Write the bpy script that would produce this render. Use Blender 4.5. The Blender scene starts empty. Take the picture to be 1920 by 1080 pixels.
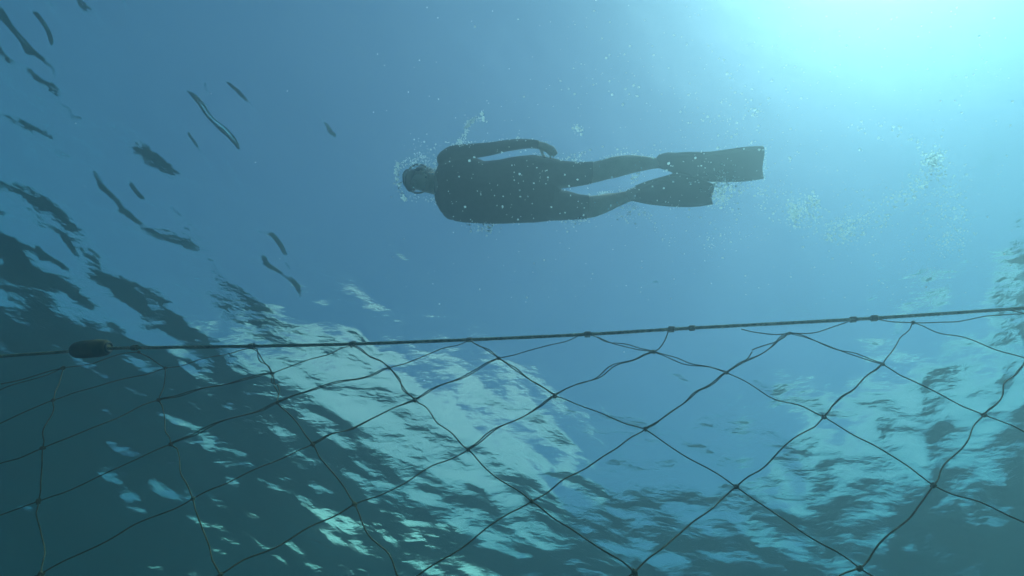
import bpy, bmesh, math, random
import numpy as np
from mathutils import Vector, noise as mnoise

random.seed(7)
rng = np.random.default_rng(11)
scene = bpy.context.scene
COL = scene.collection

# ------------------------------------------------------------------ camera
CAM_Z = -3.2                     # water level is z = 0, the camera hangs 3.2 m below it
FPX = 980.0                      # focal length in pixels of the 1920 px wide photograph
TILT = math.radians(61.5)        # looking steeply up
cam_d = bpy.data.cameras.new('camera')
cam = bpy.data.objects.new('camera', cam_d)
COL.objects.link(cam)
cam.location = (0, 0, CAM_Z)
ROLL = math.radians(3.5)          # the camera is held slightly askew
cam.rotation_mode = 'QUATERNION'
from mathutils import Matrix
cam.rotation_quaternion = (Matrix.Rotation(math.radians(90) + TILT, 3, 'X') @ Matrix.Rotation(ROLL, 3, 'Z')).to_quaternion()
cam_d.sensor_width = 36.0
cam_d.lens = 36.0 * FPX / 1920.0
cam_d.clip_start = 0.02
cam_d.clip_end = 2000
scene.camera = cam

# ------------------------------------------------------------------ sun, sky, exposure
SUN_EL = math.radians(57.5)
SUN_AZ = math.radians(113.0)      # clockwise from +Y
sun_d = bpy.data.lights.new('sun', 'SUN')
sun = bpy.data.objects.new('sun', sun_d)
COL.objects.link(sun)
sun_d.energy = 4.3
sun_d.angle = math.radians(0.5)
sun_d.color = (1.0, 0.87, 0.82)
sd = Vector((math.sin(SUN_AZ) * math.cos(SUN_EL), math.cos(SUN_AZ) * math.cos(SUN_EL), math.sin(SUN_EL)))
sun.rotation_euler = (-sd).to_track_quat('-Z', 'Y').to_euler()
sun.location = sd * 40

world = bpy.data.worlds.new('World')
scene.world = world
world.use_nodes = True
WN, WL = world.node_tree.nodes, world.node_tree.links
WN.clear()
def wn(t, **k):
    n = WN.new(t)
    for a, v in k.items(): setattr(n, a, v)
    return n
sky = wn('ShaderNodeTexSky', sky_type='NISHITA', sun_disc=False, sun_elevation=SUN_EL, sun_rotation=SUN_AZ,
         altitude=0, air_density=1.0, dust_density=0.2, ozone_density=2.6)
bg = wn('ShaderNodeBackground'); bg.inputs['Strength'].default_value = 0.112
wout = wn('ShaderNodeOutputWorld')
tc = wn('ShaderNodeTexCoord')
def cloud(direction, inner, outer, scale, thresh):
    """a soft-edged bank of broken cloud around one direction of the sky"""
    d = Vector(direction).normalized()
    dot = wn('ShaderNodeVectorMath', operation='DOT_PRODUCT'); dot.inputs[1].default_value = d
    WL.new(tc.outputs['Generated'], dot.inputs[0])
    rg = wn('ShaderNodeMapRange'); rg.interpolation_type = 'SMOOTHSTEP'
    rg.inputs[1].default_value = math.cos(math.radians(outer)); rg.inputs[2].default_value = math.cos(math.radians(inner))
    WL.new(dot.outputs['Value'], rg.inputs[0])
    nz = wn('ShaderNodeTexNoise'); nz.inputs['Scale'].default_value = scale; nz.inputs['Detail'].default_value = 6
    WL.new(tc.outputs['Generated'], nz.inputs['Vector'])
    ad = wn('ShaderNodeMath', operation='ADD'); WL.new(rg.outputs[0], ad.inputs[0]); WL.new(nz.outputs['Fac'], ad.inputs[1])
    r2 = wn('ShaderNodeMapRange'); r2.interpolation_type = 'SMOOTHSTEP'
    r2.inputs[1].default_value = thresh; r2.inputs[2].default_value = thresh + 0.25
    WL.new(ad.outputs[0], r2.inputs[0])
    return r2.outputs[0]
def azel(az, el):
    a, e = math.radians(az), math.radians(el)
    return (math.sin(a) * math.cos(e), math.cos(a) * math.cos(e), math.sin(e))
masks = [cloud(azel(-16, 16), 11, 27, 5.0, 0.80), cloud(azel(50, 4), 7, 31, 7.0, 1.05)]
cm = wn('ShaderNodeMath', operation='MAXIMUM')
WL.new(masks[0], cm.inputs[0]); WL.new(masks[1], cm.inputs[1])
mixc = wn('ShaderNodeMix', data_type='RGBA')
WL.new(cm.outputs[0], mixc.inputs[0]); WL.new(sky.outputs[0], mixc.inputs[6])
mixc.inputs[7].default_value = (12.5, 11.2, 10.0, 1)
WL.new(mixc.outputs[2], bg.inputs['Color'])
WL.new(bg.outputs[0], wout.inputs['Surface'])

scene.view_settings.view_transform = 'Standard'
scene.view_settings.look = 'None'
scene.view_settings.exposure = 0.38
scene.view_settings.gamma = 1.0
scene.view_settings.use_curve_mapping = False
scene.render.engine = 'CYCLES'
cy = scene.cycles
cy.use_denoising = True
cy.max_bounces = 10
cy.diffuse_bounces = 2
cy.glossy_bounces = 4
cy.transmission_bounces = 6
cy.transparent_max_bounces = 16
cy.volume_bounces = 1
cy.caustics_reflective = False
cy.caustics_refractive = True
cy.blur_glossy = 0.3
cy.sample_clamp_indirect = 6.0

# ------------------------------------------------------------------ helpers
CT, ST = math.cos(TILT), math.sin(TILT)
CR, SR = math.cos(ROLL), math.sin(ROLL)
def ray(px, py):
    r, u = (px - 960) / FPX, (540 - py) / FPX
    r, u = r * CR - u * SR, r * SR + u * CR
    return Vector((r, CT - u * ST, ST + u * CT))
def on_z(px, py, z):
    d = ray(px, py)
    t = (z - CAM_Z) / d.z
    return Vector((0, 0, CAM_Z)) + d * t

def link(o, parent=None):
    COL.objects.link(o)
    if parent is not None: o.parent = parent
    return o
def mesh_obj(name, verts, faces, mat, parent=None, smooth=True):
    me = bpy.data.meshes.new(name)
    me.from_pydata([tuple(v) for v in verts], [], [tuple(f) for f in faces])
    me.validate()
    if smooth: me.polygons.foreach_set('use_smooth', [True] * len(me.polygons))
    if mat: me.materials.append(mat)
    return link(bpy.data.objects.new(name, me), parent)
def tag(o, label=None, cat=None, group=None, kind=None):
    if label: o['label'] = label
    if cat: o['category'] = cat
    if group: o['group'] = group
    if kind: o['kind'] = kind
    return o
def empty(name, loc):
    o = bpy.data.objects.new(name, None)
    o.location = loc
    o.empty_display_size = 0.2
    return link(o)

class MB:
    def __init__(s): s.v, s.f = [], []
    def add(s, v, f):
        k = len(s.v); s.v += [Vector(x) for x in v]; s.f += [tuple(i + k for i in g) for g in f]
    def loft(s, pts, rw, rz, n=16, cap=True, up=Vector((0, 0, 1)), power=2.0):
        """ellipse sections along a path: rw across (horizontal), rz along the up side"""
        pts = [Vector(p) for p in pts]
        m = len(pts)
        rings = []
        for i in range(m):
            t = (pts[min(i + 1, m - 1)] - pts[max(i - 1, 0)]).normalized()
            side = up.cross(t)
            if side.length < 1e-4: side = Vector((1, 0, 0))
            side.normalize(); w = t.cross(side).normalized()
            rings.append((pts[i], side, w, rw[i], rz[i], t))
        if cap:
            p, sd_, w, a, b, t = rings[0]
            pre = [(p - t * min(a, b) * math.sin(q), sd_, w, a * math.cos(q), b * math.cos(q), t) for q in (1.35, 1.0, 0.55)]
            p, sd_, w, a, b, t = rings[-1]
            post = [(p + t * min(a, b) * math.sin(q), sd_, w, a * math.cos(q), b * math.cos(q), t) for q in (0.55, 1.0, 1.35)]
            rings = pre + rings + post
        v, f = [], []
        for (p, sd_, w, a, b, t) in rings:
            for k in range(n):
                c, s_ = math.cos(2 * math.pi * k / n), math.sin(2 * math.pi * k / n)
                e = 2.0 / power
                v.append(p + sd_ * a * math.copysign(abs(c) ** e, c) + w * b * math.copysign(abs(s_) ** e, s_))
        for i in range(len(rings) - 1):
            for k in range(n):
                f.append((i * n + k, i * n + (k + 1) % n, (i + 1) * n + (k + 1) % n, (i + 1) * n + k))
        f.append(tuple(reversed(range(n))))
        f.append(tuple((len(rings) - 1) * n + k for k in range(n)))
        s.add(v, f)
    def tube(s, pts, r, n=6):
        """round tube with a parallel transported frame; r number or list"""
        pts = [Vector(p) for p in pts]; m = len(pts)
        rr = r if isinstance(r, (list, tuple)) else [r] * m
        t0 = (pts[1] - pts[0]).normalized()
        nrm = t0.orthogonal().normalized()
        v, f = [], []
        for i in range(m):
            t = (pts[min(i + 1, m - 1)] - pts[max(i - 1, 0)]).normalized()
            nrm = (nrm - t * nrm.dot(t)).normalized(); b = t.cross(nrm)
            for k in range(n):
                a = 2 * math.pi * k / n
                v.append(pts[i] + (nrm * math.cos(a) + b * math.sin(a)) * rr[i])
        for i in range(m - 1):
            for k in range(n):
                f.append((i * n + k, i * n + (k + 1) % n, (i + 1) * n + (k + 1) % n, (i + 1) * n + k))
        f.append(tuple(reversed(range(n)))); f.append(tuple((m - 1) * n + k for k in range(n)))
        s.add(v, f)
    def ball(s, c, r, n=12, m=8, rot=None):
        r = Vector((r, r, r)) if not hasattr(r, '__len__') else Vector(r)
        c = Vector(c); v, f = [], []
        def P(x):
            x = Vector((x[0] * r[0], x[1] * r[1], x[2] * r[2]))
            if rot is not None: x = rot @ x
            return c + x
        v.append(P((0, 0, 1)))
        for j in range(1, m):
            a = math.pi * j / m
            for k in range(n):
                b = 2 * math.pi * k / n
                v.append(P((math.sin(a) * math.cos(b), math.sin(a) * math.sin(b), math.cos(a))))
        v.append(P((0, 0, -1)))
        for k in range(n): f.append((0, 1 + k, 1 + (k + 1) % n))
        for j in range(m - 2):
            for k in range(n):
                f.append((1 + j * n + k, 1 + (j + 1) * n + k, 1 + (j + 1) * n + (k + 1) % n, 1 + j * n + (k + 1) % n))
        L = len(v) - 1; o = 1 + (m - 2) * n
        for k in range(n): f.append((o + k, L, o + (k + 1) % n))
        s.add(v, f)
    def build(s, name, mat, parent=None, smooth=True):
        org = parent.matrix_world_loc if False else None
        return mesh_obj(name, s.v, s.f, mat, parent, smooth)

def catmull(pts, sub):
    pts = [Vector(p) for p in pts]
    out = []
    for i in range(len(pts) - 1):
        p0 = pts[i - 1] if i else pts[0] * 2 - pts[1]
        p1, p2 = pts[i], pts[i + 1]
        p3 = pts[i + 2] if i + 2 < len(pts) else pts[-1] * 2 - pts[-2]
        for k in range(sub):
            t = k / sub
            out.append(0.5 * ((2 * p1) + (p2 - p0) * t + (2 * p0 - 5 * p1 + 4 * p2 - p3) * t * t + (3 * p1 - p0 - 3 * p2 + p3) * t ** 3))
    out.append(pts[-1])
    return out

# ------------------------------------------------------------------ materials
def new_mat(name):
    m = bpy.data.materials.new(name); m.use_nodes = True
    return m, m.node_tree.nodes, m.node_tree.links
def surf_mat(name, c1, c2, scale=20, rough=0.6, spec=0.3, bump=0.0, detail=5):
    m, N, L = new_mat(name)
    b = N['Principled BSDF']
    nz = N.new('ShaderNodeTexNoise'); nz.inputs['Scale'].default_value = scale; nz.inputs['Detail'].default_value = detail
    co = N.new('ShaderNodeTexCoord'); L.new(co.outputs['Object'], nz.inputs['Vector'])
    cr = N.new('ShaderNodeValToRGB')
    cr.color_ramp.elements[0].position = 0.35; cr.color_ramp.elements[0].color = (*c1, 1)
    cr.color_ramp.elements[1].position = 0.65; cr.color_ramp.elements[1].color = (*c2, 1)
    L.new(nz.outputs['Fac'], cr.inputs[0]); L.new(cr.outputs[0], b.inputs['Base Color'])
    b.inputs['Roughness'].default_value = rough
    b.inputs['Specular IOR Level'].default_value = spec
    if bump:
        bp = N.new('ShaderNodeBump'); bp.inputs['Strength'].default_value = bump; bp.inputs['Distance'].default_value = 0.01
        L.new(nz.outputs['Fac'], bp.inputs['Height']); L.new(bp.outputs[0], b.inputs['Normal'])
    return m

M_skin = surf_mat('skin', (0.66, 0.49, 0.38), (0.78, 0.60, 0.48), 14, 0.5, 0.35)
M_suit = surf_mat('wetsuit_neoprene', (0.009, 0.014, 0.020), (0.024, 0.033, 0.042), 30, 0.6, 0.3, 0.2)
M_hair = surf_mat('hair', (0.02, 0.015, 0.012), (0.05, 0.035, 0.025), 60, 0.5, 0.3, 0.5)
M_rubber = surf_mat('black_rubber', (0.02, 0.022, 0.024), (0.035, 0.037, 0.04), 18, 0.45, 0.4)
M_fin = surf_mat('fin_rubber', (0.025, 0.03, 0.033), (0.05, 0.055, 0.058), 10, 0.45, 0.4)
M_twine = surf_mat('net_twine', (0.10, 0.105, 0.065), (0.22, 0.21, 0.14), 35, 0.85, 0.1, 0.4)
M_rope = surf_mat('head_rope', (0.18, 0.20, 0.13), (0.50, 0.50, 0.38), 60, 0.85, 0.1, 0.4)
M_float = surf_mat('float_plastic', (0.04, 0.03, 0.018), (0.18, 0.12, 0.05), 16, 0.6, 0.3, 0.3)
M_bed = surf_mat('sea_floor', (0.015, 0.025, 0.02), (0.04, 0.05, 0.035), 0.35, 0.9, 0.1, 0.3)
M_glass, N, L = new_mat('mask_glass')
N['Principled BSDF'].inputs['Base Color'].default_value = (0.75, 0.85, 0.88, 1)
N['Principled BSDF'].inputs['Roughness'].default_value = 0.08
N['Principled BSDF'].inputs['Transmission Weight'].default_value = 0.5

# air bubbles: scatter light forwards as well as back
M_bub, N, L = new_mat('air_bubble')
N.remove(N['Principled BSDF'])
d_ = N.new('ShaderNodeBsdfDiffuse'); d_.inputs[0].default_value = (0.9, 0.92, 0.92, 1)
t_ = N.new('ShaderNodeBsdfTranslucent'); t_.inputs[0].default_value = (0.80, 0.96, 1.0, 1)
mx = N.new('ShaderNodeMixShader'); mx.inputs[0].default_value = 1.0
L.new(d_.outputs[0], mx.inputs[1]); L.new(t_.outputs[0], mx.inputs[2])
tb = N.new('ShaderNodeBsdfRefraction'); tb.inputs['IOR'].default_value = 1.33; tb.inputs['Roughness'].default_value = 0.55
mx2 = N.new('ShaderNodeMixShader'); mx2.inputs[0].default_value = 0.12
L.new(mx.outputs[0], mx2.inputs[1]); L.new(tb.outputs[0], mx2.inputs[2])
L.new(mx2.outputs[0], N['Material Output'].inputs['Surface'])

# water surface: Fresnel (with total internal reflection from below) between reflection and refraction
M_water, N, L = new_mat('water_surface')
N.remove(N['Principled BSDF'])
co = N.new('ShaderNodeTexCoord')
mp = N.new('ShaderNodeMapping'); mp.inputs['Rotation'].default_value = (0, 0, math.radians(25)); mp.inputs['Scale'].default_value = (1.0, 1.9, 1.0)
L.new(co.outputs['Object'], mp.inputs['Vector'])
nz = N.new('ShaderNodeTexNoise'); nz.inputs['Scale'].default_value = 4.5; nz.inputs['Detail'].default_value = 4; nz.inputs['Roughness'].default_value = 0.5
L.new(mp.outputs[0], nz.inputs['Vector'])
bp = N.new('ShaderNodeBump'); bp.inputs['Strength'].default_value = 0.35; bp.inputs['Distance'].default_value = 0.05
L.new(nz.outputs['Fac'], bp.inputs['Height'])
fr = N.new('ShaderNodeFresnel'); fr.inputs['IOR'].default_value = 1.33; L.new(bp.outputs[0], fr.inputs['Normal'])
gl = N.new('ShaderNodeBsdfGlossy'); gl.inputs['Roughness'].default_value = 0.03; L.new(bp.outputs[0], gl.inputs['Normal'])
gl.inputs['Color'].default_value = (1, 1, 1, 1)
rf = N.new('ShaderNodeBsdfRefraction'); rf.distribution = 'BECKMANN'; rf.inputs['IOR'].default_value = 1.33; rf.inputs['Roughness'].default_value = 0.01; L.new(bp.outputs[0], rf.inputs['Normal'])
tp = N.new('ShaderNodeBsdfTransparent')
m1 = N.new('ShaderNodeMixShader'); m1.inputs[0].default_value = 0.60
L.new(rf.outputs[0], m1.inputs[1]); L.new(tp.outputs[0], m1.inputs[2])
m2 = N.new('ShaderNodeMixShader')
L.new(fr.outputs[0], m2.inputs[0]); L.new(m1.outputs[0], m2.inputs[1]); L.new(gl.outputs[0], m2.inputs[2])
L.new(m2.outputs[0], N['Material Output'].inputs['Surface'])

# sea water as an even haze
M_haze, N, L = new_mat('sea_haze')
N.remove(N['Principled BSDF'])
pv = N.new('ShaderNodeVolumePrincipled')
pv.inputs['Color'].default_value = (0.285, 0.335, 0.36, 1)
pv.inputs['Absorption Color'].default_value = (0.0, 0.60, 0.66, 1)
pv.inputs['Density'].default_value = 0.355
pv.inputs['Anisotropy'].default_value = 0.75
L.new(pv.outputs[0], N['Material Output'].inputs['Volume'])

# ------------------------------------------------------------------ water surface
def wave_field(n, size):
    """random sea: FFT of a directional spectrum; returns height and the two horizontal pinch fields"""
    k1 = np.fft.fftfreq(n, d=size / n) * 2 * np.pi
    kx, ky = np.meshgrid(k1, k1, indexing='ij')
    k = np.hypot(kx, ky); k[0, 0] = 1
    th = np.arctan2(ky, kx)
    main = math.radians(128)                                     # the way the chop runs
    spread = 0.40 + np.abs(np.cos(th - main)) ** 3
    slope = np.where((k > 2 * np.pi / 4.0) & (k < 2 * np.pi / 0.07), 1.0, 0.0) * np.exp(-((np.log(k / (2 * np.pi / 0.44))) ** 2) / (2 * 0.85 ** 2))
    amp = slope / k / k * spread * (rng.normal(size=k.shape) + 1j * rng.normal(size=k.shape))
    amp[0, 0] = 0
    h = np.real(np.fft.ifft2(amp)); dx = np.real(np.fft.ifft2(-1j * amp * kx / k)); dy = np.real(np.fft.ifft2(-1j * amp * ky / k))
    gx, gy = np.gradient(h, size / n)
    s = SLOPE / math.sqrt((gx ** 2 + gy ** 2).mean())
    return h * s, dx * s, dy * s
SLOPE = 0.130
NW, SW = 800, 16.0
rng = np.random.default_rng(31)
H, DX, DY = wave_field(NW, SW)
def wavelets(n, size):
    """short steep ripples that come in patches"""
    r2 = np.random.default_rng(5)
    k1 = np.fft.fftfreq(n, d=size / n) * 2 * np.pi
    kx, ky = np.meshgrid(k1, k1, indexing='ij')
    k = np.hypot(kx, ky); k[0, 0] = 1
    th = np.arctan2(ky, kx)
    def field(lam, w, sp):
        g = np.exp(-((np.log(k / (2 * np.pi / lam))) ** 2) / (2 * w * w)) / k * sp
        g[0, 0] = 0
        f = np.real(np.fft.ifft2(g * (r2.normal(size=k.shape) + 1j * r2.normal(size=k.shape))))
        return f / f.std()
    env = np.clip(field(0.8, 0.4, 1.0) - 0.9, 0, 1.6)
    rip = field(0.22, 0.40, 0.15 + np.abs(np.cos(th - math.radians(150))) ** 4)
    return 0.0125 * rip * env
RIP = wavelets(NW, SW)
def build_water():
    cx, cy_ = 0.0, 3.0
    i = np.arange(NW + 1)
    ii, jj = np.meshgrid(i, i, indexing='ij')
    x = (ii / NW - 0.5) * SW; y = (jj / NW - 0.5) * SW
    w = (ii % NW, jj % NW)
    fade = np.clip((SW / 2 - np.maximum(np.abs(x), np.abs(y))) / 0.8, 0, 1)
    ramp = np.clip((y + cy_ - np.where(x > 0, 0.9, 1.7)) / 2.4, 0, 1); ramp = ramp * ramp * (3 - 2 * ramp)
    swell = -np.where(x > 0, 0.07 + 0.04 * ramp, 0.09 * ramp - 0.06) * np.clip(x, -6.5, 6.5) * np.clip((SW / 2 - np.maximum(np.abs(x), np.abs(y))) / 3.0, 0, 1)   # a long low swell passing under the chop
    rx = np.clip((x + 2.6) / 2.0, 0, 1); rx = rx * rx * (3 - 2 * rx)
    swell = swell - 0.07 * rx * np.clip(y + cy_ - 1.7, 0, 6) * np.clip((SW / 2 - np.maximum(np.abs(x), np.abs(y))) / 3.0, 0, 1)
    lee = np.clip((x - 0.6) / 2.0, 0, 1) * np.clip((2.2 - y - cy_) / 1.5, 0, 1)           # smoother water towards the right
    fade = fade * (1 - 0.42 * lee)
    calm = np.clip(1 - np.hypot((x + 0.9) / 1.5, (y + cy_ - 2.7) / 1.3), 0, 1); calm = np.clip(calm * 2.0, 0, 1)
    fade = fade * (1 - 0.40 * calm)
    z = (H[w] + RIP[w] * np.clip((3.2 - y - cy_) / 1.5, 0, 1) * np.clip((1.0 - x) / 1.0, 0, 1)) * fade + swell + 0.07
    X = x + 0.8 * DX[w] * fade + cx; Y = y + 0.8 * DY[w] * fade + cy_
    V = np.stack([X, Y, z], -1).reshape(-1, 3)
    idx = (ii * (NW + 1) + jj)
    F = np.stack([idx[:-1, :-1], idx[1:, :-1], idx[1:, 1:], idx[:-1, 1:]], -1).reshape(-1, 4)
    # calm far skirt out to 90 m, stitched corner to corner
    a, R = SW / 2, 90.0
    base = len(V)
    ring = [(cx + sx * R, cy_ + sy * R, 0) for sx, sy in ((-1, -1), (1, -1), (1, 1), (-1, 1))]
    V = np.concatenate([V, np.array(ring)])
    e0 = list(idx[:, 0]); e1 = list(idx[-1, :]); e2 = list(idx[::-1, -1]); e3 = list(idx[0, ::-1])
    skirts = []
    for q, e in enumerate((e0, e1, e2, e3)):
        skirts.append(tuple([int(t) for t in reversed(e)] + [base + q, base + (q + 1) % 4]))
    me = bpy.data.meshes.new('water_surface')
    me.from_pydata(V.tolist(), [], F.tolist() + skirts)
    me.polygons.foreach_set('use_smooth', [True] * len(me.polygons))
    me.materials.append(M_water)
    o = link(bpy.data.objects.new('water_surface', me))
    tag(o, 'rippled sea surface seen from below with broken sky showing through', 'water', kind='structure')
build_water()

# ------------------------------------------------------------------ sea floor and the water body
def build_floor():
    n, S = 60, 85.0
    v, f = [], []
    for i in range(n + 1):
        for j in range(n + 1):
            x, y = (i / n - 0.5) * 2 * S, (j / n - 0.5) * 2 * S
            z = -12.0 + 0.9 * mnoise.fractal(Vector((x * 0.06, y * 0.06, 3.0)), 1.0, 2.0, 4)
            v.append((x, y, z))
    for i in range(n):
        for j in range(n):
            a = i * (n + 1) + j
            f.append((a, a + n + 1, a + n + 2, a + 1))
    o = mesh_obj('seabed', v, f, M_bed)
    tag(o, 'dim sandy sea bed far below', 'seabed', kind='structure')
build_floor()
def build_haze():
    R, z0, z1 = 80.0, -14.0, 0.6
    v = [(sx * R, sy * R, z) for z in (z0, z1) for sx, sy in ((-1, -1), (1, -1), (1, 1), (-1, 1))]
    f = [(3, 2, 1, 0), (4, 5, 6, 7), (0, 1, 5, 4), (1, 2, 6, 5), (2, 3, 7, 6), (3, 0, 4, 7)]
    o = mesh_obj('haze', v, f, M_haze, smooth=False)
    tag(o, 'blue green sea water clouding everything with distance', 'water', kind='stuff')
build_haze()

# ------------------------------------------------------------------ net with its head rope and float
ZR = -1.60
RA, RB = on_z(0, 668, ZR), on_z(1920, 578, ZR)
RT = (RB - RA); RT.z = 0; RT.normalize()
RNORM = Vector((RT.y, -RT.x, 0))                       # towards the camera
if RNORM.y > 0: RNORM = -RNORM
def on_net(px, py, off=0.0):
    d = ray(px, py); o = Vector((0, 0, CAM_Z))
    t = (RA + RNORM * off - o).dot(RNORM) / d.dot(RNORM)
    return o + d * t
def proj(p):
    q = Vector(p) - Vector((0, 0, CAM_Z))
    fw = q.y * CT + q.z * ST; up = -q.y * ST + q.z * CT
    x, y = q.x / fw, up / fw
    return 960 + FPX * (x * CR + y * SR), 540 - FPX * (-x * SR + y * CR)
KN = {(1, 0): (260, 660), (0, 0): (118, 690),
 (0, 1): (100, 750), (1, 1): (310, 690), (2, 1): (472, 652),
 (0, 2): (80, 840), (1, 2): (297, 750), (2, 2): (510, 700), (3, 2): (660, 648),
 (0, 3): (72, 940), (1, 3): (320, 833), (2, 3): (520, 755), (3, 3): (730, 690), (4, 3): (880, 638),
 (0, 4): (77, 1076), (1, 4): (362, 935), (2, 4): (587, 833), (3, 4): (778, 750), (4, 4): (935, 672), (5, 4): (1100, 627),
 (1, 5): (413, 1078), (2, 5): (665, 945), (3, 5): (878, 843), (4, 5): (1040, 742), (5, 5): (1225, 660),
 (2, 6): (758, 1098), (3, 6): (997, 940), (4, 6): (1210, 805), (5, 6): (1362, 699), (6, 6): (1480, 625),
 (3, 7): (1190, 1073), (4, 7): (1380, 913), (5, 7): (1545, 782), (6, 7): (1655, 683), (7, 7): (1712, 605),
 (4, 8): (1612, 1066), (5, 8): (1750, 910), (6, 8): (1845, 778), (7, 8): (1925, 672)}
def sz(p): q = p - RA; return q.dot(RT), q.z
knots = {}
for (a, b), (px, py) in KN.items():
    knots[(a, b)] = on_net(px, py, 0.025 * math.sin(a * 1.9 + b * 1.3) if py > 700 else 0.0)
# carry the mesh on past the frame
Amat = np.array([[1, a, b] for (a, b) in knots]); S_ = np.array([sz(p) for p in knots.values()])
fit, *_ = np.linalg.lstsq(Amat, S_, rcond=None)
for a in range(-16, 24):
    for b in range(-16, 26):
        if (a, b) in knots: continue
        s, z = np.array([1, a, b]) @ fit
        if not (-2.2 < s < 6.4 and -1.9 < z < -0.05): continue
        p = RA + RT * s + Vector((0, 0, z)) + RNORM * 0.025 * math.sin(a * 1.9 + b * 1.3)
        p += Vector((random.uniform(-.02, .02), 0, random.uniform(-.02, .02)))
        px, py = proj(p)
        if -25 < px < 1945 and -20 < py < 1096: continue
        knots[(a, b)] = p
net = empty('fishing_net', RA + RT * 3.0)
tag(net, 'large diamond mesh net of olive twine hanging from a taut rope under the surface', 'net')
NETLOC = net.location.copy()
def local(mb, org=NETLOC):
    mb.v = [p - org for p in mb.v]; return mb
twine = MB()
def wiggle(pts, amp, seed):
    out = []
    m = len(pts)
    for i, p in enumerate(pts):
        e = min(1.0, min(i, m - 1 - i) / 3.0)
        q = Vector((p.x * 9 + seed, p.z * 9, p.y * 9))
        out.append(p + (RT * (mnoise.noise(q)) + Vector((0, 0, 1)) * mnoise.noise(q + Vector((31, 7, 3))) + RNORM * mnoise.noise(q + Vector((5, 61, 13)))) * amp * e)
    return out
def strand(p, q, seed, double=False, r=0.00175, sag=0.0):
    d = (q - p).length
    n = max(6, int(d / 0.016))
    pts = [p.lerp(q, i / n) - Vector((0, 0, sag * math.sin(math.pi * i / n))) for i in range(n + 1)]
    twine.tube(wiggle(pts, 0.014, seed), r)
    if double:
        nn = RT * 0.5 + Vector((0, 0, 0.86))
        pts2 = [x + nn * 0.010 * math.sin(math.pi * i / n) * math.sin(2.2 * math.pi * i / n + seed) + RNORM * 0.004 for i, x in enumerate(pts)]
        twine.tube(wiggle(pts2, 0.014, seed + 0.15), r)
ropez = lambda x: None
sd_ = 0
for (a, b), p in knots.items():
    for nb in ((a, b + 1), (a + 1, b)):
        if nb in knots:
            sd_ += 1
            q = knots[nb]
            py = min(proj(p)[1], proj(q)[1])
            px = proj(p)[0]
            dbl = (py > 615 and py < 760 and nb in ((2, 3), (3, 3), (3, 4), (4, 4), (5, 5), (4, 5), (5, 6), (6, 7), (6, 6), (2, 2), (7, 8)))
            strand(p, q, sd_ * 1.7, dbl)
# ties up to the rope where the photograph shows slack loops
for pts in ([(1225, 660), (1247, 640), (1255, 612)], [(1480, 625), (1540, 621), (1600, 599)], [(1480, 625), (1440, 625), (1390, 617)],
            [(1712, 605), (1760, 605), (1830, 597), (1925, 588)], [(1712, 605), (1670, 603), (1640, 598)], [(2, 720), (60, 706), (118, 690)],
            [(1410, 660), (1400, 672), (1362, 699)], [(1410, 656), (1445, 640), (1480, 625)]):
    twine.tube(wiggle(catmull([on_net(*c) for c in pts], 8), 0.008, len(pts)), 0.0020)
# rope path
ROPE = [(0, 668), (70, 663), (140, 658), (200, 653), (480, 649), (660, 645), (880, 637), (1100, 627), (1300, 615), (1600, 599), (1920, 578)]
rp = [on_net(*c) for c in ROPE]
rp = [rp[0] - RT * 2.2 + Vector((0, 0, -0.14))] + [rp[0] - RT * 0.9 + Vector((0, 0, -0.045))] + rp + [rp[-1] + RT * 0.9 + Vector((0, 0, 0.03))] + [rp[-1] + RT * 2.2]
rope_c = catmull(rp, 60)
# even spacing along it
def resample(pts, step):
    out = [pts[0]]; acc = 0.0
    for i in range(1, len(pts)):
        seg = (pts[i] - pts[i - 1]); L_ = seg.length
        while acc + L_ >= step:
            t = (step - acc) / L_
            pnew = pts[i - 1].lerp(pts[i], t) if acc else pts[i - 1] + seg * t
            out.append(pnew); pts = pts[:]; pts[i - 1] = pnew
            seg = pts[i] - pts[i - 1]; L_ = seg.length; acc = 0.0
        acc += L_
    return out
rope_c = resample(rope_c, 0.008)
def rope_at_s(s):
    return min(rope_c, key=lambda p: abs((p - RA).dot(RT) - s))
for (a, b), p in list(knots.items()):           # outermost top knots hang from the rope by short tails
    px, py = proj(p)
    if (-25 < px < 1945): continue
    if (a, b - 1) not in knots and (a + 1, b) not in knots and (p.z - ZR) > -0.36:
        s = (p - RA).dot(RT)
        strand(p, rope_at_s(s + 0.08), s, False); strand(p, rope_at_s(s - 0.08), s + 1, False)
netting = local(twine).build('netting', M_twine, net)
rope = MB()
for k in range(3):
    pts = []
    for i, p in enumerate(rope_c):
        ph = i * 0.008 / 0.048 * 2 * math.pi + k * 2 * math.pi / 3
        w = RT.cross(RNORM).normalized()
        pts.append(p + (RNORM * math.cos(ph) + w * math.sin(ph)) * 0.0032)
    rope.tube(pts, 0.0036, 6)
head_rope = local(rope).build('head_rope', M_rope, net)
# knots
km = MB()
km.ball((0, 0, 0), (0.0068, 0.0048, 0.0062), 10, 7)
for t in range(2):
    km.tube([(0.0068 * math.cos(u) , 0.0056 * math.sin(u) * (1 if t else -1), 0.004 * math.sin(2 * u + t)) for u in np.linspace(0, 2 * math.pi, 13)], 0.0022, 5)
knot0 = None
for (a, b), p in knots.items():
    px, py = proj(p)
    if not (-10 < px < 1930 and 0 < py < 1090): continue
    if knot0 is None:
        knot0 = km.build('knot', M_twine, netting); o = knot0
    else:
        o = knot0.copy(); link(o, netting)
    o.location = p - NETLOC
    o.rotation_euler = (random.uniform(-1, 1), random.uniform(0, 3), random.uniform(-1, 1))
    o.scale = (random.uniform(0.65, 0.95),) * 3
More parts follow.
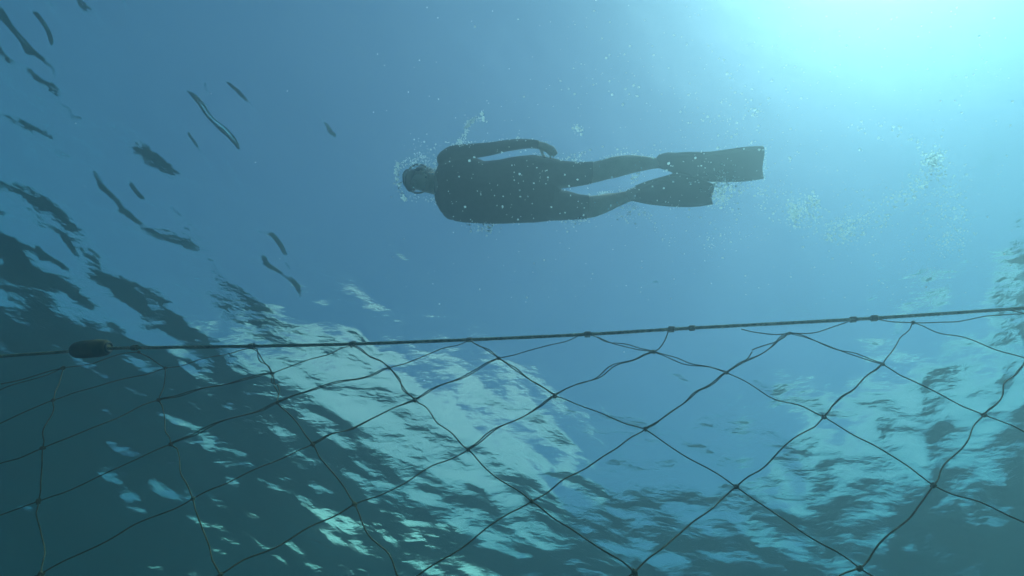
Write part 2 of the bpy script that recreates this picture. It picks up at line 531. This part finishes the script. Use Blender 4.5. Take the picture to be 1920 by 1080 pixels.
# lashings: turns of twine round the rope
lash0 = None
for c in [(255, 651), (472, 649), (660, 645), (880, 637), (1100, 627), (1257, 617), (1298, 615), (1600, 599), (1640, 597)]:
    s = (on_net(*c) - RA).dot(RT); p = rope_at_s(s)
    if lash0 is None:
        lm = MB()
        w = RT.cross(RNORM).normalized()
        lm.tube([RT * (0.0027 * u / (2 * math.pi) * 2 - 0.010) + (RNORM * math.cos(u) + w * math.sin(u)) * 0.0098 for u in np.linspace(0, 8 * math.pi, 60)], 0.0027, 5)
        lash0 = lm.build('lashing', M_twine, head_rope); o = lash0
    else:
        o = lash0.copy(); link(o, head_rope)
    o.location = p - NETLOC
    o.scale = (random.uniform(0.75, 1.0),) * 3
# float threaded on the rope
fl = MB()
fc = on_net(171, 654)
ft = (on_net(206, 652) - on_net(136, 658)).normalized()
half = (on_net(206, 652) - on_net(136, 658)).length / 2 * 0.95
prof = [(-1, .52), (-.96, .72), (-.82, .88), (-.55, .97), (-.45, 1.0), (0, 1.0), (.45, 1.0), (.55, .97), (.82, .88), (.96, .72), (1, .52)]
fw_ = RNORM; fu = ft.cross(fw_).normalized()
n = 28; v = []; f = []
RFL = half * 0.50
for (t, r) in prof:
    for k in range(n):
        a = 2 * math.pi * k / n
        bump = 1 + 0.03 * mnoise.noise(Vector((t * 2, math.cos(a) * 2, math.sin(a) * 2)))
        v.append(fc + ft * half * t + (fw_ * math.cos(a) + fu * math.sin(a)) * RFL * r * bump)
for i in range(len(prof) - 1):
    for k in range(n):
        f.append((i * n + k, i * n + (k + 1) % n, (i + 1) * n + (k + 1) % n, (i + 1) * n + k))
f.append(tuple(reversed(range(n)))); f.append(tuple((len(prof) - 1) * n + k for k in range(n)))
fl.add(v, f)
floater = local(fl).build('float', M_float, net)
for sgn in (-1, 1):
    cm_ = MB(); c0 = fc + ft * half * sgn * 0.985
    cm_.tube([c0 + ft * half * 0.0 * sgn + (fw_ * math.cos(u) + fu * math.sin(u)) * RFL * 0.50 for u in np.linspace(0, 2 * math.pi, 25)], RFL * 0.13, 8)
    local(cm_).build('end_collar', M_rubber, floater)

# ------------------------------------------------------------------ swimmer
ZS = -0.17                                         # body axis depth
PXM = (ZS - CAM_Z) / 956.0 * 1.0                   # metres per photo pixel on that level
person = empty('person', on_z(1000, 350, ZS))
tag(person, 'swimmer in dark wetsuit, mask and fins stretched face down along the sea surface', 'person')
PL = person.location.copy()
def plocal(mb): mb.v = [p - PL for p in mb.v]; return mb
def limb(mb, rows, n=18, up=Vector((0, 0, 1)), power=2.0):
    """rows of (px, top_py, bottom_py, dz, half thickness in m)"""
    pts, rw, rz = [], [], []
    for (px, t, b, dz, th) in rows:
        z = ZS + dz
        T, B = on_z(px, t, z), on_z(px, b, z)
        pts.append((T + B) / 2); rw.append((T - B).length / 2); rz.append(th)
    P, W, Z = catmull(pts, 4), [], []
    for i in range(len(pts) - 1):
        for k in range(4):
            W.append(rw[i] + (rw[i + 1] - rw[i]) * k / 4); Z.append(rz[i] + (rz[i + 1] - rz[i]) * k / 4)
    W.append(rw[-1]); Z.append(rz[-1])
    mb.loft(P, W, Z, n, True, up, power)
bm_ = MB()
# trunk
limb(bm_, [(840, 300, 404, 0.0, 0.085), (856, 292, 412, 0.0, 0.105), (880, 296, 415, 0.0, 0.115), (905, 304, 416, 0.0, 0.11), (940, 301, 417, 0.0, 0.10),
           (970, 295, 416, 0.0, 0.10), (1000, 292, 415, 0.0, 0.105), (1022, 297, 411, 0.0, 0.095)], 28, power=2.3)
# shoulders / neck
limb(bm_, [(832, 322, 372, 0.02, 0.065), (815, 324, 364, 0.015, 0.058), (800, 322, 360, 0.01, 0.06)], 18)
# near-top arm
limb(bm_, [(834, 284, 312, 0.0, 0.055), (850, 274, 304, 0.0, 0.056), (880, 271, 297, -0.005, 0.05), (920, 268, 290, -0.01, 0.043), (948, 264, 283, -0.012, 0.040),
           (968, 262, 280, -0.012, 0.040), (990, 262, 277, -0.012, 0.034), (1008, 264, 278, -0.010, 0.026), (1014, 266, 279, -0.010, 0.022)], 16)
# palm and fingers trailing back and inwards
limb(bm_, [(1012, 266, 280, -0.010, 0.018), (1020, 267, 283, -0.012, 0.016), (1028, 271, 287, -0.014, 0.014)], 14, power=2.6)
for (y0, x1, y1, x2, y2, x3, y3, r, dz) in ((272, 1034, 275, 1040, 280, 1045, 288, .0078, 0.0), (276, 1034, 279, 1039, 284, 1042.5, 291.5, .0080, -.006),
                                      (280, 1031.5, 283, 1036, 288.5, 1038, 295, .0078, -.010), (284, 1028, 287, 1031.5, 291.5, 1032.5, 296.5, .0070, -.012)):
    pts = catmull([on_z(1024, y0, ZS - .012 + dz), on_z(x1, y1, ZS - .014 + dz), on_z(x2, y2, ZS - .018 + dz), on_z(x3, y3, ZS - .026 + dz)], 4)
    bm_.tube(pts, [r * (1 - 0.3 * i / (len(pts) - 1)) for i in range(len(pts))], 10)
pts = catmull([on_z(1014, 279, ZS - .014), on_z(1016, 286, ZS - .022), on_z(1019, 291, ZS - .026), on_z(1023, 295, ZS - .03)], 4)
bm_.tube(pts, [.0095 * (1 - 0.3 * i / (len(pts) - 1)) for i in range(len(pts))], 10)
# far arm: folded up along the back, at the surface side
limb(bm_, [(848, 374, 411, 0.01, 0.06), (862, 382, 410, 0.05, 0.05), (890, 378, 402, 0.085, 0.045), (925, 366, 388, 0.095, 0.04), (955, 352, 370, 0.10, 0.034), (980, 344, 358, 0.10, 0.022)], 16)
limb(bm_, [(982, 342, 360, 0.10, 0.016), (996, 340, 358, 0.10, 0.014)], 12)
for j in range(4):
    pts = [on_z(994, 342 + j * 4.6, ZS + .10), on_z(1006, 340 + j * 4.8, ZS + .10), on_z(1016 - abs(j - 1.4) * 2.4, 340 + j * 4.9, ZS + .096)]
    pts = catmull(pts, 4); bm_.tube(pts, [.0085 * (1 - 0.3 * i / (len(pts) - 1)) for i in range(len(pts))], 10)
pts = catmull([on_z(984, 358, ZS + .10), on_z(993, 364, ZS + .10), on_z(1001, 366, ZS + .096)], 4)
bm_.tube(pts, [.0095 * (1 - 0.3 * i / (len(pts) - 1)) for i in range(len(pts))], 10)
# legs
limb(bm_, [(1000, 292, 354, 0.0, 0.095), (1030, 297, 353, 0.0, 0.092), (1055, 303, 351, -0.005, 0.085), (1085, 305, 347, -0.01, 0.072), (1112, 304, 342, -0.012, 0.062), (1132, 300, 337, -0.008, 0.058),
           (1152, 294, 333, 0.0, 0.060), (1175, 291, 327, 0.008, 0.057), (1200, 292, 321, 0.012, 0.046), (1225, 296, 316, 0.01, 0.036), (1244, 297, 314, 0.006, 0.036)], 20)
limb(bm_, [(1000, 352, 415, 0.0, 0.095), (1030, 353, 412, 0.0, 0.092), (1055, 358, 411, -0.005, 0.085), (1085, 366, 409, -0.018, 0.072), (1108, 368, 407, -0.025, 0.064), (1124, 366, 402, -0.015, 0.060),
           (1140, 363, 395, 0.015, 0.057), (1158, 362, 386, 0.03, 0.050), (1175, 359, 379, 0.03, 0.040), (1192, 355, 374, 0.02, 0.036), (1208, 350, 372, 0.01, 0.03)], 20)
# feet, pointing back into the fins
limb(bm_, [(1240, 296, 316, 0.004, 0.036), (1262, 295, 321, -0.006, 0.030), (1290, 298, 325, -0.012, 0.018)], 16)
limb(bm_, [(1196, 354, 374, 0.014, 0.034), (1220, 350, 374, 0.0, 0.028), (1246, 348, 372, -0.006, 0.016)], 16)
# head: skull, jaw, nose, ears; face looks ahead and down
hc = on_z(790, 337, ZS - 0.005); HS = 0.84
from mathutils import Matrix
face = Vector((-0.92, 0.03, -0.39)).normalized()
crown = Vector((-0.39, 0.0, 0.92)).normalized()
side_ = face.cross(crown).normalized()
HR = Matrix((face, side_, crown)).transposed()
def hp(x, y, z): return hc + (face * x + side_ * y + crown * z) * HS
bm_.ball(hp(-0.01, 0, 0.022), (0.094 * HS, 0.077 * HS, 0.092 * HS), 22, 16, HR)
bm_.ball(hp(0.028, 0, -0.055), (0.056 * HS, 0.055 * HS, 0.060 * HS), 18, 12, HR)       # jaw
bm_.ball(hp(0.066, 0, -0.088), (0.020 * HS, 0.024 * HS, 0.018 * HS), 12, 8, HR)        # chin
bm_.tube([hp(0.080, 0, 0.018), hp(0.098, 0, -0.008), hp(0.106, 0, -0.028)], [.009, .012, .015], 10)
bm_.ball(hp(0.080, 0, -0.058), (0.012 * HS, 0.024 * HS, 0.006 * HS), 12, 8, HR)        # lips
bm_.ball(hp(0.080, 0, -0.069), (0.011 * HS, 0.020 * HS, 0.006 * HS), 12, 8, HR)
for sg in (-1, 1):
    bm_.ball(hp(-0.012, 0.078 * sg, -0.012), (0.018 * HS, 0.009 * HS, 0.030 * HS), 12, 8, HR)
    bm_.ball(hp(0.074, 0.030 * sg, 0.012), (0.013 * HS, 0.014 * HS, 0.010 * HS), 12, 8, HR)
bm_.tube([on_z(826, 345, ZS), hp(-0.02, 0, -0.05)], [0.066, 0.056], 16)
body = plocal(bm_).build('body', M_skin, None)
def bake(o, mods):
    for (t, kw) in mods:
        m = o.modifiers.new(t, t)
        for k, val in kw.items(): setattr(m, k, val)
    dg = bpy.context.evaluated_depsgraph_get()
    me = bpy.data.meshes.new_from_object(o.evaluated_get(dg), depsgraph=dg)
    o.modifiers.clear()
    o.data = me
    me.polygons.foreach_set('use_smooth', [True] * len(me.polygons))
bake(body, [('REMESH', dict(mode='VOXEL', voxel_size=0.0042)), ('SMOOTH', dict(factor=0.5, iterations=4))])
body.data.name = 'body'
if not body.data.materials: body.data.materials.append(M_skin)
body.parent = person

# wetsuit: a skin-tight shell over trunk, upper arms and thighs
def shell(name, src, keep, off, mat, parent, thick=0.004):
    b = bmesh.new(); b.from_mesh(src.data)
    b.normal_update()
    kill = [f for f in b.faces if not keep(f.calc_center_median())]
    bmesh.ops.delete(b, geom=kill, context='FACES')
    b.normal_update()
    for v_ in b.verts: v_.co += v_.normal * off
    ret = bmesh.ops.solidify(b, geom=b.faces[:], thickness=thick)
    me = bpy.data.meshes.new(name); b.to_mesh(me); b.free()
    me.polygons.foreach_set('use_smooth', [True] * len(me.polygons))
    me.materials.clear(); me.materials.append(mat)
    return link(bpy.data.objects.new(name, me), parent)
xn = on_z(817, 345, ZS).x - PL.x; xe = on_z(1004, 345, ZS).x - PL.x; xk = on_z(1106, 345, ZS).x - PL.x
ynk = on_z(815, 345, ZS).y - PL.y
y_arm = on_z(940, 295, ZS).y - PL.y
def keep(c):
    if c.x < xn and abs(c.y - ynk) < 0.088: return False
    if c.y < y_arm and c.x > xn + 0.19 and c.x > xe: return c.x < xk and c.y > on_z(1030, 293, ZS).y - PL.y - 0.004
    return c.x < xk
suit = shell('wetsuit', body, keep, 0.003, M_suit, person)

# hair cap over the back of the skull
hm = MB(); hm.ball(hp(-0.022, 0, 0.030), (0.096 * HS, 0.086 * HS, 0.098 * HS), 24, 16, HR)
for v_ in range(len(hm.v)):
    q = hm.v[v_]; hm.v[v_] = q + (q - hc).normalized() * 0.010 * mnoise.noise(q * 38)
plocal(hm).build('hair', M_hair, person)
# mask: skirt frame, lens, strap
mk = MB()
def mloop(x, sy, sz_, k=40):
    out = []
    for i in range(k):
        a = 2 * math.pi * i / k
        c, s_ = math.cos(a), math.sin(a)
        out.append(hp(x - 0.028 * abs(c) ** 2, sy * math.copysign(abs(c) ** 0.6, c), 0.008 + sz_ * math.copysign(abs(s_) ** 0.7, s_)))
    return out
loops = [mloop(0.066, 0.070, 0.046), mloop(0.092, 0.078, 0.050), mloop(0.118, 0.078, 0.050), mloop(0.124, 0.070, 0.043), mloop(0.112, 0.064, 0.038), mloop(0.072, 0.058, 0.036)]
v = [p for lp in loops for p in lp]; k = 40
f = [(i * k + j, i * k + (j + 1) % k, (i + 1) * k + (j + 1) % k, (i + 1) * k + j) for i in range(len(loops) - 1) for j in range(k)]
mk.add(v, f)
mask = plocal(mk).build('diving_mask', M_rubber, person)
ln = MB(); lp = mloop(0.118, 0.067, 0.041); lp2 = mloop(0.114, 0.067, 0.041)
ln.add(lp + lp2, [tuple(range(40)), tuple(reversed(range(40, 80)))] + [(i, (i + 1) % 40, 40 + (i + 1) % 40, 40 + i) for i in range(40)])
plocal(ln).build('lens', M_glass, mask, smooth=False)
st_ = MB()
arc = [hp(0.062 - 0.030 + (0.088) * math.cos(u) - 0.02, 0.092 * math.sin(u), 0.012 + 0.02 * (1 - math.cos(u)) * 0.5) for u in np.linspace(math.radians(50), math.radians(310), 40)]
arc = [hc + (p - hc) * 1.12 for p in arc]
for dz in (-0.006, 0.0, 0.006): st_.tube([p + crown * dz for p in arc], 0.0042, 6)
plocal(st_).build('strap', M_rubber, mask)

# fins: blade with side rails, foot pocket as sub-part
def make_fin(rows, pocket, zt, label):
    """rows (px, top, bottom, dz) along the blade; pocket rows as for limb"""
    mb = MB()
    top, bot = [], []
    L_, R_ = [], []
    for (px, t, b, dz) in rows:
        L_.append(on_z(px, t, ZS + zt + dz)); R_.append(on_z(px, b, ZS + zt + dz))
    L_, R_ = catmull(L_, 5), catmull(R_, 5)
    m = len(L_); nx = 9
    v, f = [], []
    for side in (1, -1):
        for i in range(m):
            for j in range(nx):
                t = j / (nx - 1)
                ridge = 0.0035 * abs(math.sin(t * math.pi * 3)) * (1 - 0.5 * i / m)
                th = 0.005 * (1 - 0.6 * i / m) + 0.0015 + ridge
                endc = 0.018 * (math.sin(t * math.pi * 2.0 + 0.4) * 0.35) if i == m - 1 else 0
                v.append(L_[i].lerp(R_[i], t) + Vector((endc, 0, side * th)))
    h = m * nx
    for i in range(m - 1):
        for j in range(nx - 1):
            a = i * nx + j
            f.append((a, a + 1, a + nx + 1, a + nx)); f.append((h + a + nx, h + a + nx + 1, h + a + 1, h + a))
    for i in range(m - 1):
        for j in (0, nx - 1):
            a = i * nx + j
            f.append((a, a + nx, h + a + nx, h + a))
    for j in range(nx - 1):
        for i in (0, m - 1):
            a = i * nx + j
            f.append((a, a + 1, h + a + 1, h + a))
    mb.add(v, f)
    for E in (L_, R_):
        mb.tube(E, [0.011 - 0.006 * i / (m - 1) for i in range(m)], 8)
    fin = plocal(mb).build('fin', M_fin, person)
    pk = MB(); limb(pk, pocket, 18, power=2.4)
    plocal(pk).build('foot_pocket', M_rubber, fin)
    return fin
make_fin([(1262, 290, 322, 0), (1290, 288, 332, -0.006), (1330, 287, 338, -0.016), (1365, 282, 339, -0.03), (1400, 277, 338, -0.045), (1431, 275, 334, -0.06)],
         [(1243, 288, 316, 0.004, 0.043), (1256, 286, 320, 0.0, 0.042), (1285, 288, 330, -0.008, 0.03), (1306, 292, 333, -0.012, 0.018)], 0.0, '')
make_fin([(1192, 351, 375, 0), (1215, 342, 380, -0.004), (1245, 333, 384, -0.02), (1272, 327, 386, -0.04), (1305, 335, 386, -0.065), (1336, 346, 382, -0.09)],
         [(1184, 354, 376, 0.018, 0.042), (1200, 349, 377, 0.010, 0.040), (1225, 343, 380, 0.0, 0.03), (1250, 340, 380, -0.008, 0.02)], 0.004, '')

# ------------------------------------------------------------------ bubbles and drifting motes
ICO_V, ICO_F = None, None
b = bmesh.new(); bmesh.ops.create_icosphere(b, subdivisions=1, radius=1.0)
bmesh.ops.delete(b, geom=[f_ for f_ in b.faces if f_.normal.dot(sd) > 0.45], context='FACES')
b.verts.index_update()
ICO_V = np.array([v_.co[:] for v_ in b.verts]); ICO_F = np.array([[x.index for x in f_.verts] for f_ in b.faces]); b.free()
def balls(name, pts, rad, mat, squash=0.0):
    nV = len(ICO_V); V, F = [], []
    for i, (p, r) in enumerate(zip(pts, rad)):
        sc = np.array([1 + squash * rng.uniform(-1, 1), 1 + squash * rng.uniform(-1, 1), 1 - squash * rng.uniform(0, 0.6)])
        V.append(ICO_V * r * sc + np.array(p)); F.append(ICO_F + i * nV)
    V, F = np.concatenate(V), np.concatenate(F)
    me = bpy.data.meshes.new(name); me.from_pydata(V.tolist(), [], F.tolist())
    me.polygons.foreach_set('use_smooth', [True] * len(me.polygons)); me.materials.append(mat)
    return link(bpy.data.objects.new(name, me))
BP, BR = [], []
def bub(px, py, z, r): BP.append(tuple(on_z(px, py, z))); BR.append(r * 1.3 + 0.0007)
def cluster(cx, cy2, sx, sy, n, rmin, rmax, rot=0.0, z0=-0.08, z1=-0.32):
    ca, sa = math.cos(math.radians(rot)), math.sin(math.radians(rot))
    for _ in range(n):
        u, v_ = rng.normal() * sx, rng.normal() * sy
        bub(cx + u * ca - v_ * sa, cy2 + u * sa + v_ * ca, rng.uniform(z1, z0), rmin + (rmax - rmin) * rng.random() ** 2.5)
def trail(pts, n, w, rmin, rmax, z0=-0.08, z1=-0.24):
    P = catmull([Vector((x, y, 0)) for x, y in pts], 12)
    for _ in range(n):
        p = P[rng.integers(len(P))]
        bub(p.x + rng.normal() * w, p.y + rng.normal() * w, rng.uniform(z1, z0), rmin + (rmax - rmin) * rng.random() ** 2.5)
trail([(746, 306), (743, 322), (748, 345), (755, 372)], 120, 3, .0012, .005)
trail([(752, 318), (770, 300), (792, 296), (812, 306)], 90, 5, .0012, .0042)
trail([(770, 372), (800, 372), (820, 384)], 40, 4, .0012, .004)
trail([(755, 368), (760, 376)], 20, 2.0, .002, .006)
trail([(862, 270), (872, 252), (876, 236), (885, 226), (900, 222)], 130, 2.5, .0015, .005)
trail([(903, 208), (906, 220), (909, 228)], 22, 1.5, .002, .007)
cluster(790, 290, 14, 16, 50, .0012, .004); cluster(775, 308, 10, 7, 26, .0015, .005); cluster(808, 318, 7, 5, 24, .002, .005)
cluster(862, 268, 14, 3, 40, .0012, .004)
cluster(1082, 296, 8, 7, 34, .0015, .005); cluster(1085, 244, 7, 4, 26, .0015, .006)
cluster(905, 424, 18, 5, 46, .0015, .005); cluster(918, 428, 5, 6, 24, .0015, .006)
cluster(1085, 412, 14, 6, 46, .0015, .005); cluster(1175, 398, 12, 12, 60, .0015, .005)
cluster(1192, 332, 6, 12, 46, .0015, .0045, 20)
cluster(1346, 356, 14, 16, 240, .0015, .0065); cluster(1385, 352, 26, 10, 60, .0015, .005)
cluster(1490, 404, 7, 10, 100, .002, .006); cluster(1524, 370, 6, 4, 24, .002, .007); cluster(1525, 385, 9, 6, 30, .002, .006)
cluster(1585, 435, 20, 14, 150, .0015, .006); cluster(1555, 420, 30, 14, 50, .0015, .005)
trail([(1600, 240), (1660, 232), (1700, 256), (1740, 285)], 46, 8, .0015, .006)
trail([(1672, 378), (1706, 362), (1735, 330), (1752, 296)], 90, 8, .0015, .0065)
cluster(1752, 300, 12, 8, 90, .002, .007); cluster(1770, 380, 30, 44, 120, .0015, .005); cluster(1785, 450, 14, 18, 60, .0015, .005)
cluster(1620, 390, 46, 30, 70, .0012, .005); cluster(1690, 470, 70, 40, 60, .0012, .004)
cluster(1440, 330, 60, 60, 90, .0012, .005); cluster(1380, 215, 50, 40, 90, .0012, .006); cluster(1250, 160, 110, 70, 110, .0012, .005)
trail([(1200, 390), (1230, 425), (1262, 455)], 36, 6, .0012, .004)
cluster(1340, 440, 40, 26, 60, .0012, .005)
for pts in ([(1000, 289), (1030, 292), (1060, 302)], [(1128, 299), (1150, 291), (1190, 288), (1226, 294)], [(846, 272), (900, 267), (950, 261), (1000, 261), (1030, 268), (1044, 288)],
            [(880, 416), (960, 419), (1040, 414), (1110, 408)], [(816, 300), (818, 330), (812, 370)], [(1120, 362), (1150, 360), (1190, 352)], [(1432, 276), (1434, 305), (1430, 335)]):
    trail(pts, 60, 2.0, .0010, .0030, -0.10, -0.24)  # tiny bubbles set along the body outline, standing in for its sunlit rims
trail([(1355, 352), (1420, 360), (1500, 398), (1580, 430), (1640, 410)], 260, 18, .0012, .0050, -0.14, -0.45)
trail([(1640, 410), (1700, 372), (1740, 320), (1760, 290)], 200, 14, .0012, .0055, -0.14, -0.45)
cluster(1780, 400, 24, 50, 150, .0012, .005, 0, -0.14, -0.45)
cluster(1500, 395, 16, 14, 110, .0015, .0065, 0, -0.14, -0.45)
for _ in range(560):                                # loose specks, thicker towards the sun side
    px = 700 + 1200 * rng.random() ** 0.75; py = 10 + 560 * rng.random()
    bub(px, py, rng.uniform(-1.3, -0.1), .0008 + .0028 * rng.random() ** 3)
for _ in range(210):                                # specks drifting between the camera and the swimmer
    px = 830 + 560 * rng.random(); py = 275 + 140 * rng.random()
    bub(px, py, rng.uniform(-1.4, -0.40), .0010 + .003 * rng.random() ** 3)
bubbles = balls('bubbles', BP, BR, M_bub, 0.25)
tag(bubbles, 'fine white air bubbles trailing from the swimmer, tracing its sunlit rims and drifting below the surface', 'bubbles', kind='stuff')
MP, MR = [], []
for _ in range(150):
    px, py, z = rng.uniform(-200, 2120), rng.uniform(-100, 1180), rng.uniform(-2.1, -0.4)
    MP.append(tuple(on_z(px, py, z))); MR.append(.0008 + .0022 * rng.random() ** 3)
motes = balls('suspended_particles', MP, MR, M_bub, 0.4)
tag(motes, 'pale specks of drifting matter hanging in the water', 'particles', kind='stuff')
